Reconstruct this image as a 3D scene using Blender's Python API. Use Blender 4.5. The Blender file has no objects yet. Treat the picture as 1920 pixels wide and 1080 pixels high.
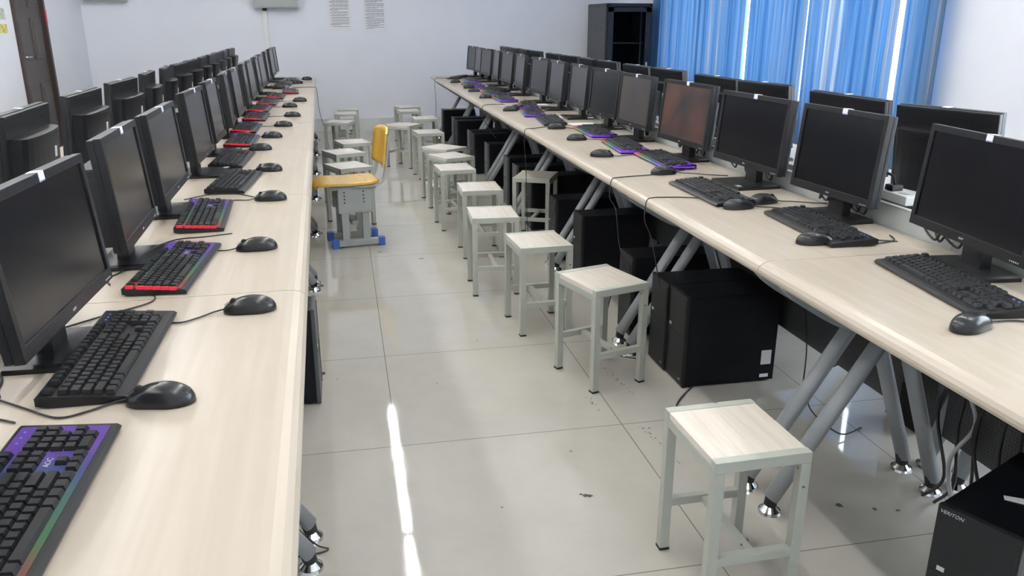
import bpy, bmesh, math, random
from mathutils import Vector, Matrix
random.seed(7)
PI = math.pi
R = math.radians
SC = bpy.context.scene
COL = SC.collection

# ------------------------------------------------------------------ camera
cd = bpy.data.cameras.new('camera')
cam = bpy.data.objects.new('camera', cd); COL.objects.link(cam)
cam.location = (-0.1074, -2.4881, 1.3675)
YAW, PITCH = 0.2004, 0.3151
fw = Vector((math.sin(YAW)*math.cos(PITCH), math.cos(YAW)*math.cos(PITCH), -math.sin(PITCH)))
cam.rotation_euler = fw.to_track_quat('-Z', 'Y').to_euler()
cd.sensor_width = 36.0
cd.lens = 1523.8/1920*36.0
cd.clip_start = 0.02
SC.camera = cam

# ------------------------------------------------------------------ look, world
SC.view_settings.view_transform = 'Standard'
SC.view_settings.look = 'None'
SC.view_settings.gamma = 1.0
SC.view_settings.use_curve_mapping = False
SC.view_settings.exposure = 1.4
LAMP = 19.5          # emission of the ceiling tubes
w = bpy.data.worlds.new('world'); SC.world = w; w.use_nodes = True
wb = w.node_tree.nodes['Background']
wb.inputs[0].default_value = (0.80, 0.90, 1.0, 1); wb.inputs[1].default_value = 3.6

# ------------------------------------------------------------------ materials
def nt(name):
    m = bpy.data.materials.new(name); m.use_nodes = True
    return m, m.node_tree.nodes, m.node_tree.links, m.node_tree.nodes['Principled BSDF']
def mat(name, col, rough=0.5, metal=0.0, spec=0.5, coat=0.0, emis=None, es=0.0, bump=0.0, bscale=60, var=0.0, vscale=8):
    m, N, L, b = nt(name)
    b.inputs['Base Color'].default_value = (*col, 1)
    b.inputs['Roughness'].default_value = rough
    b.inputs['Metallic'].default_value = metal
    b.inputs['Specular IOR Level'].default_value = spec
    b.inputs['Coat Weight'].default_value = coat
    if emis:
        b.inputs['Emission Color'].default_value = (*emis, 1); b.inputs['Emission Strength'].default_value = es
    if bump or var:
        tc = N.new('ShaderNodeTexCoord')
    if bump:
        n = N.new('ShaderNodeTexNoise'); n.inputs['Scale'].default_value = bscale
        L.new(tc.outputs['Object'], n.inputs['Vector'])
        bp = N.new('ShaderNodeBump'); bp.inputs['Strength'].default_value = bump; bp.inputs['Distance'].default_value = 0.002
        L.new(n.outputs['Fac'], bp.inputs['Height']); L.new(bp.outputs['Normal'], b.inputs['Normal'])
    if var:
        n = N.new('ShaderNodeTexNoise'); n.inputs['Scale'].default_value = vscale; n.inputs['Detail'].default_value = 4
        L.new(tc.outputs['Object'], n.inputs['Vector'])
        r = N.new('ShaderNodeValToRGB')
        r.color_ramp.elements[0].position = 0.3; r.color_ramp.elements[1].position = 0.7
        r.color_ramp.elements[0].color = (*[c*(1-var) for c in col], 1)
        r.color_ramp.elements[1].color = (*[min(1, c*(1+var)) for c in col], 1)
        L.new(n.outputs['Fac'], r.inputs['Fac']); L.new(r.outputs['Color'], b.inputs['Base Color'])
    return m

def floor_mat():
    m, N, L, b = nt('polished_tile')
    tc = N.new('ShaderNodeTexCoord'); sep = N.new('ShaderNodeSeparateXYZ'); L.new(tc.outputs['Object'], sep.inputs[0])
    outs = []
    for ax in ('X', 'Y'):
        a = N.new('ShaderNodeMath'); a.operation = 'DIVIDE'; a.inputs[1].default_value = 0.8; L.new(sep.outputs[ax], a.inputs[0])
        f = N.new('ShaderNodeMath'); f.operation = 'ADD'; f.inputs[1].default_value = 0.5; L.new(a.outputs[0], f.inputs[0])
        g = N.new('ShaderNodeMath'); g.operation = 'FRACT'; L.new(f.outputs[0], g.inputs[0])
        h = N.new('ShaderNodeMath'); h.operation = 'SUBTRACT'; h.inputs[1].default_value = 0.5; L.new(g.outputs[0], h.inputs[0])
        k = N.new('ShaderNodeMath'); k.operation = 'ABSOLUTE'; L.new(h.outputs[0], k.inputs[0])
        l = N.new('ShaderNodeMath'); l.operation = 'LESS_THAN'; l.inputs[1].default_value = 0.0019; L.new(k.outputs[0], l.inputs[0])
        outs.append(l)
    mx = N.new('ShaderNodeMath'); mx.operation = 'MAXIMUM'; L.new(outs[0].outputs[0], mx.inputs[0]); L.new(outs[1].outputs[0], mx.inputs[1])
    n = N.new('ShaderNodeTexNoise'); n.inputs['Scale'].default_value = 1.6; n.inputs['Detail'].default_value = 7; n.inputs['Roughness'].default_value = 0.65
    L.new(tc.outputs['Object'], n.inputs['Vector'])
    r = N.new('ShaderNodeValToRGB'); r.color_ramp.elements[0].position = 0.35; r.color_ramp.elements[1].position = 0.68
    r.color_ramp.elements[0].color = (0.42, 0.40, 0.355, 1); r.color_ramp.elements[1].color = (0.48, 0.46, 0.41, 1)
    L.new(n.outputs['Fac'], r.inputs['Fac'])
    mix = N.new('ShaderNodeMix'); mix.data_type = 'RGBA'; L.new(mx.outputs[0], mix.inputs['Factor'])
    L.new(r.outputs['Color'], mix.inputs[6]); mix.inputs[7].default_value = (0.17, 0.15, 0.13, 1)
    L.new(mix.outputs[2], b.inputs['Base Color'])
    n2 = N.new('ShaderNodeTexNoise'); n2.inputs['Scale'].default_value = 5; n2.inputs['Detail'].default_value = 6
    L.new(tc.outputs['Object'], n2.inputs['Vector'])
    mr = N.new('ShaderNodeMapRange'); mr.inputs['From Min'].default_value = 0.3; mr.inputs['From Max'].default_value = 0.75
    mr.inputs['To Min'].default_value = 0.02; mr.inputs['To Max'].default_value = 0.075
    L.new(n2.outputs['Fac'], mr.inputs['Value']); L.new(mr.outputs[0], b.inputs['Roughness'])
    b.inputs['Specular IOR Level'].default_value = 0.75
    return m

def wood_mat(name, a, c, axis, scale=1.0, rough=0.32, coat=0.15):
    m, N, L, b = nt(name)
    tc = N.new('ShaderNodeTexCoord'); mp = N.new('ShaderNodeMapping'); L.new(tc.outputs['Object'], mp.inputs['Vector'])
    s = [14*scale]*3; s['XYZ'.index(axis)] = 0.9*scale
    mp.inputs['Scale'].default_value = s
    n = N.new('ShaderNodeTexNoise'); n.inputs['Scale'].default_value = 2.2; n.inputs['Detail'].default_value = 8; n.inputs['Distortion'].default_value = 0.6
    L.new(mp.outputs[0], n.inputs['Vector'])
    r = N.new('ShaderNodeValToRGB'); r.color_ramp.elements[0].position = 0.3; r.color_ramp.elements[1].position = 0.7
    r.color_ramp.elements[0].color = (*a, 1); r.color_ramp.elements[1].color = (*c, 1)
    L.new(n.outputs['Fac'], r.inputs['Fac']); L.new(r.outputs['Color'], b.inputs['Base Color'])
    b.inputs['Roughness'].default_value = rough; b.inputs['Coat Weight'].default_value = coat; b.inputs['Coat Roughness'].default_value = 0.15
    return m

def rainbow_mat(name, strength):
    m, N, L, b = nt(name)
    tc = N.new('ShaderNodeTexCoord'); sep = N.new('ShaderNodeSeparateXYZ'); L.new(tc.outputs['Object'], sep.inputs[0])
    mr = N.new('ShaderNodeMapRange'); mr.inputs['From Min'].default_value = -0.225; mr.inputs['From Max'].default_value = 0.225
    L.new(sep.outputs['X'], mr.inputs['Value'])
    r = N.new('ShaderNodeValToRGB'); el = r.color_ramp.elements
    el[0].position = 0.0; el[0].color = (0.9, 0.02, 0.05, 1); el[1].position = 1.0; el[1].color = (0.25, 0.03, 0.9, 1)
    for p, c in ((0.12, (0.5, 0.03, 0.03)), (0.3, (0.03, 0.35, 0.07)), (0.5, (0.02, 0.25, 0.2)), (0.68, (0.04, 0.08, 0.5)), (0.82, (0.25, 0.03, 0.85))):
        e = el.new(p); e.color = (*c, 1)
    L.new(mr.outputs[0], r.inputs['Fac'])
    L.new(r.outputs['Color'], b.inputs['Emission Color']); b.inputs['Emission Strength'].default_value = strength
    b.inputs['Base Color'].default_value = (0.02, 0.02, 0.02, 1); b.inputs['Roughness'].default_value = 0.4
    return m

def curtain_mat():
    m, N, L, b = nt('blue_striped_curtain')
    uv = N.new('ShaderNodeUVMap'); uv.uv_map = 'u'
    mp = N.new('ShaderNodeMapping'); mp.inputs['Scale'].default_value = (17, 0.12, 1); L.new(uv.outputs[0], mp.inputs['Vector'])
    n = N.new('ShaderNodeTexNoise'); n.inputs['Scale'].default_value = 1.0; n.inputs['Detail'].default_value = 5; n.inputs['Roughness'].default_value = 0.75
    L.new(mp.outputs[0], n.inputs['Vector'])
    r = N.new('ShaderNodeValToRGB'); el = r.color_ramp.elements
    el[0].position = 0.38; el[0].color = (0.035, 0.10, 0.23, 1); el[1].position = 0.64; el[1].color = (0.42, 0.50, 0.60, 1)
    for p, c in ((0.44, (0.055, 0.17, 0.37)), (0.52, (0.12, 0.24, 0.43)), (0.57, (0.17, 0.22, 0.31))):
        e = el.new(p); e.color = (*c, 1)
    L.new(n.outputs['Fac'], r.inputs['Fac'])
    L.new(r.outputs['Color'], b.inputs['Base Color']); b.inputs['Roughness'].default_value = 0.8
    tr = N.new('ShaderNodeBsdfTranslucent'); L.new(r.outputs['Color'], tr.inputs['Color'])
    mx = N.new('ShaderNodeMixShader'); mx.inputs[0].default_value = 0.22
    L.new(b.outputs[0], mx.inputs[1]); L.new(tr.outputs[0], mx.inputs[2])
    L.new(mx.outputs[0], N['Material Output'].inputs['Surface'])
    return m

def perforated_mat():
    m, N, L, b = nt('perforated_steel')
    tc = N.new('ShaderNodeTexCoord'); v = N.new('ShaderNodeTexVoronoi'); v.inputs['Scale'].default_value = 95; v.inputs['Randomness'].default_value = 0.15
    L.new(tc.outputs['Object'], v.inputs['Vector'])
    r = N.new('ShaderNodeValToRGB'); r.color_ramp.elements[0].position = 0.32; r.color_ramp.elements[1].position = 0.38
    r.color_ramp.elements[0].color = (0.01, 0.01, 0.012, 1); r.color_ramp.elements[1].color = (0.055, 0.057, 0.06, 1)
    L.new(v.outputs['Distance'], r.inputs['Fac']); L.new(r.outputs['Color'], b.inputs['Base Color']); b.inputs['Roughness'].default_value = 0.5
    return m

def dim_screen_mat(name, c1, c2, es):  # noise-mottled tint set as a faint emission colour
    m, N, L, b = nt(name)
    tc = N.new('ShaderNodeTexCoord'); n = N.new('ShaderNodeTexNoise'); n.inputs['Scale'].default_value = 5.5; n.inputs['Detail'].default_value = 6
    L.new(tc.outputs['Object'], n.inputs['Vector'])
    r = N.new('ShaderNodeValToRGB'); r.color_ramp.elements[0].position = 0.35; r.color_ramp.elements[1].position = 0.68
    r.color_ramp.elements[0].color = (*c1, 1); r.color_ramp.elements[1].color = (*c2, 1)
    L.new(n.outputs['Fac'], r.inputs['Fac']); L.new(r.outputs['Color'], b.inputs['Emission Color'])
    b.inputs['Emission Strength'].default_value = es
    b.inputs['Base Color'].default_value = (0.01, 0.01, 0.012, 1); b.inputs['Roughness'].default_value = 0.3
    return m

def painted_metal(name, col, chip, amount=0.62, rough=0.42):
    m, N, L, b = nt(name)
    tc = N.new('ShaderNodeTexCoord'); n = N.new('ShaderNodeTexNoise'); n.inputs['Scale'].default_value = 26; n.inputs['Detail'].default_value = 5
    L.new(tc.outputs['Object'], n.inputs['Vector'])
    r = N.new('ShaderNodeValToRGB'); r.color_ramp.elements[0].position = amount; r.color_ramp.elements[1].position = amount+0.02
    r.color_ramp.elements[0].color = (*col, 1); r.color_ramp.elements[1].color = (*chip, 1)
    L.new(n.outputs['Fac'], r.inputs['Fac']); L.new(r.outputs['Color'], b.inputs['Base Color']); b.inputs['Roughness'].default_value = rough
    return m

M = {
 'floor': floor_mat(),
 'wall': mat('plaster', (0.81, 0.83, 0.885), 0.85, bump=0.15, bscale=14, var=0.015, vscale=3),
 'ceil': mat('ceiling_paint', (0.88, 0.88, 0.87), 0.9),
 'skirt': mat('skirting_tile', (0.70, 0.72, 0.71), 0.4),
 'skirt_trim': mat('skirting_cap', (0.80, 0.81, 0.80), 0.4),
 'desk': wood_mat('maple_laminate', (0.43, 0.37, 0.29), (0.50, 0.435, 0.355), 'Y'),
 'seatwood': wood_mat('pale_birch_board', (0.66, 0.60, 0.51), (0.76, 0.71, 0.63), 'Y', 1.6, 0.22, 0.4),
 'yellow': wood_mat('yellow_plywood', (0.62, 0.36, 0.06), (0.72, 0.47, 0.12), 'Y', 1.2, 0.3, 0.3),
 'yellow_back': wood_mat('yellow_plywood_back', (0.62, 0.36, 0.05), (0.70, 0.44, 0.08), 'Z', 1.2, 0.3, 0.3),
 'stool': painted_metal('grey_green_enamel', (0.42, 0.44, 0.385), (0.06, 0.045, 0.035), 0.71),
 'chairmetal': mat('chair_grey_enamel', (0.36, 0.385, 0.375), 0.4, var=0.05),
 'bluecap': mat('blue_plastic', (0.05, 0.13, 0.45), 0.45),
 'leg': painted_metal('grey_leg_paint', (0.32, 0.34, 0.355), (0.05, 0.035, 0.03), 0.72, 0.4),
 'chrome': mat('chrome', (0.75, 0.77, 0.78), 0.12, 1.0),
 'rubber': mat('black_rubber', (0.02, 0.02, 0.02), 0.7),
 'trough': mat('trough_grey', (0.50, 0.52, 0.50), 0.45),
 'black': mat('black_plastic', (0.0085, 0.009, 0.011), 0.36, bump=0.25, bscale=300),
 'black2': mat('black_plastic_satin', (0.010, 0.0105, 0.012), 0.30),
 'screen': mat('dark_glass_panel', (0.0045, 0.005, 0.008), 0.22, spec=0.42),
 'screen_b': dim_screen_mat('dim_brown_mottle', (0.014, 0.014, 0.015), (0.030, 0.023, 0.017), 0.8),
 'screen_r': dim_screen_mat('dim_reddish_mottle', (0.010, 0.010, 0.011), (0.055, 0.022, 0.014), 0.8),
 'logo': mat('silver_print', (0.5, 0.5, 0.52), 0.4),
 'paper': mat('white_paper', (0.80, 0.80, 0.82), 0.7),
 'tag': mat('white_tag', (0.78, 0.80, 0.88), 0.4),
 'tagblue': mat('blue_tag_border', (0.12, 0.2, 0.6), 0.5),
 'ink': mat('grey_ink', (0.22, 0.22, 0.27), 0.8),
 'key': mat('keycap_black', (0.013, 0.0135, 0.015), 0.36),
 'rain': rainbow_mat('rainbow_backlight', 0.13),
 'rain2': rainbow_mat('rainbow_edge_light', 0.30),
 'redglow': mat('red_backlight', (0.05, 0.01, 0.01), 0.5, emis=(0.9, 0.015, 0.05), es=0.28),
 'mouse': mat('mouse_black', (0.014, 0.015, 0.017), 0.26, spec=0.5),
 'cable': mat('cable_black', (0.02, 0.02, 0.022), 0.5),
 'cablegrey': mat('cable_grey', (0.4, 0.4, 0.4), 0.5),
 'case': mat('case_black_steel', (0.004, 0.005, 0.008), 0.42, spec=0.25, bump=0.2, bscale=200),
 'casefront': mat('case_front_plastic', (0.016, 0.017, 0.019), 0.45, spec=0.3, bump=0.2, bscale=150),
 'casegrey': mat('case_front_grey_plastic', (0.085, 0.085, 0.09), 0.45),
 'perf': perforated_mat(),
 'door': mat('dark_brown_door', (0.085, 0.073, 0.068), 0.5, var=0.12, vscale=5),
 'doorframe': mat('door_frame_brown', (0.055, 0.035, 0.03), 0.5),
 'box': mat('electrical_box_grey', (0.40, 0.43, 0.41), 0.5),
 'conduit': mat('white_conduit', (0.82, 0.82, 0.80), 0.6),
 'rack': mat('rack_black', (0.018, 0.019, 0.022), 0.4),
 'rackside': mat('rack_side_grey', (0.065, 0.067, 0.075), 0.45),
 'curtain': curtain_mat(),
 'winframe': mat('white_window_frame', (0.8, 0.82, 0.84), 0.4),
 'lamp': mat('tube_light', (1, 1, 1), 0.5, emis=(1.0, 0.985, 0.96), es=LAMP),
 'lampbody': mat('lamp_housing', (0.8, 0.8, 0.8), 0.5),
 'yellowpaper': mat('yellow_poster', (0.6, 0.55, 0.2), 0.7, var=0.4, vscale=30),
 'greypaper': mat('grey_poster', (0.5, 0.53, 0.45), 0.7, var=0.3, vscale=30),
 'red': mat('red_plastic', (0.5, 0.03, 0.05), 0.4),
 'strip': mat('power_strip_white', (0.7, 0.7, 0.68), 0.4),
}
g, N_, L_, b_ = nt('rack_glass')
b_.inputs['Base Color'].default_value = (0.25, 0.28, 0.33, 1); b_.inputs['Roughness'].default_value = 0.05
b_.inputs['Transmission Weight'].default_value = 1.0; b_.inputs['IOR'].default_value = 1.1
M['glass'] = g
g, N_, L_, b_ = nt('window_glass')
b_.inputs['Base Color'].default_value = (1, 1, 1, 1); b_.inputs['Roughness'].default_value = 0.0
b_.inputs['Transmission Weight'].default_value = 1.0; b_.inputs['IOR'].default_value = 1.02
M['wglass'] = g

# ------------------------------------------------------------------ mesh helpers
class MB:
    def __init__(s): s.bm = bmesh.new()
    def box(s, x0, x1, y0, y1, z0, z1, bev=0.0):
        t = bmesh.new(); bmesh.ops.create_cube(t, size=1)
        for v in t.verts:
            v.co = Vector(((x0+x1)/2+v.co.x*(x1-x0), (y0+y1)/2+v.co.y*(y1-y0), (z0+z1)/2+v.co.z*(z1-z0)))
        if bev: bmesh.ops.bevel(t, geom=t.edges[:], offset=bev, segments=2, affect='EDGES', profile=0.7)
        return s.add(t)
    def add(s, t, mx=None):
        if mx is not None: bmesh.ops.transform(t, matrix=mx, verts=t.verts)
        me = bpy.data.meshes.new('t'); t.to_mesh(me); s.bm.from_mesh(me); bpy.data.meshes.remove(me); t.free(); return s
    def tube(s, pts, r, seg=12, cap=True):
        pts = [Vector(p) for p in pts]; rs = r if isinstance(r, (list, tuple)) else [r]*len(pts)
        rings = []; prev = None
        for i, p in enumerate(pts):
            d = (pts[min(i+1, len(pts)-1)]-pts[max(i-1, 0)]).normalized()
            if prev is None:
                a = Vector((0, 0, 1)) if abs(d.z) < 0.9 else Vector((1, 0, 0)); n = d.cross(a).normalized()
            else:
                n = (prev - d*prev.dot(d)).normalized()
            prev = n; bn = d.cross(n)
            rings.append([s.bm.verts.new(p+(n*math.cos(2*PI*k/seg)+bn*math.sin(2*PI*k/seg))*rs[i]) for k in range(seg)])
        for a, b in zip(rings, rings[1:]):
            for k in range(seg):
                f = s.bm.faces.new((a[k], a[(k+1) % seg], b[(k+1) % seg], b[k])); f.smooth = seg > 6
        if cap:
            s.bm.faces.new(rings[0][::-1]); s.bm.faces.new(rings[-1])
        return s
    def bar(s, a, b, w, h, up=(0, 0, 1)):
        a, b = Vector(a), Vector(b); d = (b-a); u = Vector(up); x = d.cross(u).normalized(); z = x.cross(d).normalized()
        vs = []
        for p in (a, b):
            for sx, sz in ((-1, -1), (1, -1), (1, 1), (-1, 1)): vs.append(s.bm.verts.new(p+x*w/2*sx+z*h/2*sz))
        for f in ((0, 1, 2, 3), (7, 6, 5, 4), (0, 4, 5, 1), (1, 5, 6, 2), (2, 6, 7, 3), (3, 7, 4, 0)): s.bm.faces.new([vs[i] for i in f])
        return s
    def prism(s, prof, y0, y1, axis='y', smooth=False):
        def P(p, t): return {'y': (p[0], t, p[1]), 'x': (t, p[0], p[1]), 'z': (p[0], p[1], t)}[axis]
        A = [s.bm.verts.new(P(p, y0)) for p in prof]; B = [s.bm.verts.new(P(p, y1)) for p in prof]; n = len(prof)
        for i in range(n):
            f = s.bm.faces.new((A[i], A[(i+1) % n], B[(i+1) % n], B[i])); f.smooth = smooth
        s.bm.faces.new(A[::-1]); s.bm.faces.new(B)
        return s
    def quad(s, *pts):
        s.bm.faces.new([s.bm.verts.new(p) for p in pts]); return s
    def disc(s, c, r, h, seg=20, r2=None):
        t = bmesh.new(); bmesh.ops.create_cone(t, cap_ends=True, segments=seg, radius1=r, radius2=r if r2 is None else r2, depth=h)
        return s.add(t, Matrix.Translation(Vector(c)+Vector((0, 0, h/2))))
    def mesh(s, name, m):
        bmesh.ops.recalc_face_normals(s.bm, faces=s.bm.faces)
        me = bpy.data.meshes.new(name); s.bm.to_mesh(me); s.bm.free(); me.materials.append(m); return me
    def build(s, name, m, parent=None, **kw):
        return link(name, s.mesh(name, m), parent, **kw)
def link(name, me, parent=None, loc=None, rz=0):
    o = bpy.data.objects.new(name, me); COL.objects.link(o)
    if parent: o.parent = parent
    if loc: o.location = loc
    if rz: o.rotation_euler.z = rz
    return o
def thing(name, label, cat, loc=(0, 0, 0), rz=0, group=None):
    o = bpy.data.objects.new(name, None); COL.objects.link(o); o.empty_display_size = 0.05
    o.location = loc; o.rotation_euler.z = rz
    return tag(o, label, cat, group)
def tag(o, label, cat, group=None, kind=None):
    o['label'] = label; o['category'] = cat
    if group: o['group'] = group
    if kind: o['kind'] = kind
    return o
def struct(o, label=None):
    o['kind'] = 'structure'
    if label: o['label'] = label
    return o
def kids(o): return [c for c in ALLK.get(o.name, [])]
def dup(root, loc, rz, label, group=None):
    r = root.copy(); COL.objects.link(r); r.location = loc; r.rotation_euler = (0, 0, rz); r['label'] = label
    if group: r['group'] = group
    def rec(src, dst):
        for ch in list(src.children):
            c = ch.copy(); COL.objects.link(c); c.parent = dst; rec(ch, c)
    rec(root, r)
    return r
def spline(pts, n=8):
    pts = [Vector(p) for p in pts]; q = [pts[0]]+pts+[pts[-1]]; out = []
    for i in range(1, len(q)-2):
        a, b, c, d = q[i-1:i+3]
        for k in range(n):
            t = k/n; out.append(0.5*((2*b)+(c-a)*t+(2*a-5*b+4*c-d)*t*t+(3*b-a-3*c+d)*t**3))
    out.append(pts[-1]); return out
def text_mesh(txt, size, m, name='lettering', parent=None, loc=(0, 0, 0), rot=(0, 0, 0), ext=0.0003, shear=0.0):
    c = bpy.data.curves.new('txt', 'FONT'); c.body = txt; c.size = size; c.extrude = ext; c.align_x = 'CENTER'; c.align_y = 'CENTER'; c.shear = shear; c.resolution_u = 2
    t = bpy.data.objects.new('txt', c); COL.objects.link(t)
    dg = bpy.context.evaluated_depsgraph_get(); me = bpy.data.meshes.new_from_object(t.evaluated_get(dg))
    bpy.data.objects.remove(t); bpy.data.curves.remove(c)
    me.materials.clear(); me.materials.append(m)
    o = bpy.data.objects.new(name, me); COL.objects.link(o); o.location = loc; o.rotation_euler = rot
    if parent: o.parent = parent
    return o
ORD = ['zeroth', 'first', 'second', 'third', 'fourth', 'fifth', 'sixth', 'seventh', 'eighth', 'ninth', 'tenth', 'eleventh', 'twelfth', 'thirteenth', 'fourteenth', 'fifteenth', 'sixteenth']

# ------------------------------------------------------------------ layout constants
DZ = 0.75                       # desk top height
JY = [-1.74+1.2*k for k in range(9)]           # desk joints of the left row
JR = [-1.74, -0.54, 0.69, 1.98, 3.15, 4.33, 5.62, 6.80, 7.86]   # and of the right row
RX0, RXC = 0.972, 1.625         # right island: aisle edge, centre line
LX0, LXC = -0.235, -0.888
SK = -0.0225                    # the left row runs slightly askew
def LP(x, y, z=0): return (x+SK*y, y, z)
LR = math.atan(-SK)
XL, XR, YB, YF, H = -3.13, 4.02, -3.6, 8.68, 3.25

# ------------------------------------------------------------------ room
struct(MB().box(XL-0.15, XR+0.15, YB-0.15, YF+0.15, -0.1, 0).build('floor', M['floor']))
struct(MB().box(XL-0.15, XR+0.15, YB-0.15, YF+0.15, H, H+0.1).build('ceiling', M['ceil']))
struct(MB().box(XL-0.15, XR+0.15, YF, YF+0.15, 0, H).build('wall_back', M['wall']))
struct(MB().box(XL-0.15, XR+0.15, YB-0.15, YB, 0, H).build('wall_front', M['wall']))
DY0, DY1, DH = 6.40, 7.30, 2.05
b = MB(); b.box(XL-0.15, XL, YB, DY0, 0, H); b.box(XL-0.15, XL, DY1, YF, 0, H); b.box(XL-0.15, XL, DY0, DY1, DH, H)
struct(b.build('wall_left', M['wall']))
WY0, WY1, WZ0, WZ1 = 2.80, 7.75, 0.62, 2.75
VY0, VY1 = -2.9, 0.3  # opening for the added, unseen daylight window
b = MB(); b.box(XR, XR+0.15, YB, VY0, 0, H); b.box(XR, XR+0.15, VY1, WY0, 0, H); b.box(XR, XR+0.15, VY0, VY1, 0, WZ0); b.box(XR, XR+0.15, VY0, VY1, WZ1, H); b.box(XR, XR+0.15, WY1, YF, 0, H); b.box(XR, XR+0.15, WY0, WY1, 0, WZ0); b.box(XR, XR+0.15, WY0, WY1, WZ1, H)
struct(b.build('wall_right', M['wall']))
o = struct(MB().box(XL, XR, YF-0.012, YF, 0, 0.155).build('baseboard_back', M['skirt']))
struct(MB().box(XL, XR, YF-0.018, YF, 0.155, 0.175).build('trim_1', M['skirt_trim']))
struct(MB().box(XL, XL+0.012, YB, DY0-0.06, 0, 0.165).build('baseboard_left', M['skirt']))
struct(MB().box(XR-0.012, XR, YB, YF-0.02, 0, 0.165).build('baseboard_right', M['skirt']))
# windows: the curtained one in view, and an unseen one added as extra daylight
def window(n, X, s, y0, y1, z0, z1):
    b = MB(); k = 3
    for i in range(k+1): y = y0+(y1-y0-0.05)*i/k; b.box(min(X+s*0.03, X+s*0.09), max(X+s*0.03, X+s*0.09), y, y+0.05, z0, z1)
    for z in (z0, z1-0.05, z0+(z1-z0)*0.55): b.box(min(X+s*0.03, X+s*0.09), max(X+s*0.03, X+s*0.09), y0, y1, z, z+0.05)
    win = struct(b.build('window_%d' % n, M['winframe']))
    MB().box(min(X+s*0.055, X+s*0.06), max(X+s*0.055, X+s*0.06), y0, y1, z0, z1).build('pane', M['wglass'], win)
    MB().box(min(X-s*0.03, X+s*0.15), max(X-s*0.03, X+s*0.15), y0-0.02, y1+0.02, z0-0.03, z0).build('window_sill', M['winframe'], win)
    l = bpy.data.lights.new('window_portal', 'AREA'); l.shape = 'RECTANGLE'; l.size = z1-z0; l.size_y = y1-y0; l.cycles.is_portal = True
    o = bpy.data.objects.new('window_portal', l); COL.objects.link(o); o.location = (X+s*0.12, (y0+y1)/2, (z0+z1)/2); o.rotation_euler = (0, s*PI/2, 0)
window(1, XR, 1, WY0, WY1, WZ0, WZ1)
window(2, XR, 1, VY0, VY1, WZ0, WZ1)  # out of view, added to bring in more side light
# door
e = bpy.data.objects.new('door_1', None); COL.objects.link(e); e.location = (XL, (DY0+DY1)/2, 0); struct(e, 'dark brown panelled door in the left wall')
W2 = (DY1-DY0)/2
b = MB()
for s in (-1, 1): b.box(-0.10, 0.025, s*W2-0.05 if s > 0 else s*W2, s*W2 if s > 0 else s*W2+0.05, 0, DH, 0.004)
b.box(-0.10, 0.025, -W2, W2, DH-0.05, DH, 0.004); b.build('door_frame', M['doorframe'], e)
b = MB(); b.box(-0.06, -0.02, -W2+0.05, W2-0.05, 0.005, DH-0.05)
for (z0, z1) in ((0.15, 0.78), (1.02, 1.42), (1.52, 1.9)):
    for k in (-0.2, 0.2):
        b.box(-0.022, -0.008, k-0.15, k+0.15, z0, z1, 0.006); b.box(-0.012, -0.002, k-0.11, k+0.11, z0+0.04, z1-0.04, 0.004)
lf = b.build('door_leaf', M['door'], e)
b = MB(); b.box(-0.02, -0.012, -W2+0.09, -W2+0.13, 0.92, 1.16, 0.003); b.tube([(-0.012, -W2+0.11, 1.05), (0.035, -W2+0.11, 1.05), (0.04, -W2+0.22, 1.05)], 0.008, 8)
b.build('door_handle', M['chrome'], lf)
MB().box(0.025, 0.03, W2-0.045, W2-0.005, 1.36, 1.5).build('sticker', M['red'], e)

# ceiling fixtures (above the frame; they light the room and show in the floor)
def ceiling_light(x, y, label):
    t = thing('ceiling_light', label, 'ceiling light', (x, y, H-0.12), 0, 'tube lights on the ceiling')
    b = MB(); b.box(-0.05, 0.05, -0.61, 0.61, 0.0, 0.03, 0.003)
    for s in (-0.5, 0.5): b.tube([(0, s, 0.03), (0, s, 0.12)], 0.006, 6)
    b.build('housing', M['lampbody'], t)
    b = MB(); b.box(-0.022, 0.022, -0.59, 0.59, -0.03, 0.0); b.build('tube', M['lamp'], t)
ys = [6.0, 4.67, 3.34, 2.01, 0.68, -0.65, -1.98]
for nm, x in (('over the left wall aisle', -1.95), ('over the middle aisle', 0.235), ('over the window side aisle', 2.45)):
    for i, y in enumerate(ys):
        if x > 2 and i % 2 == 0: continue
        ceiling_light(x, y, 'white tube light hung %s, %s from the back wall' % (nm, ORD[i+1]))

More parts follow.
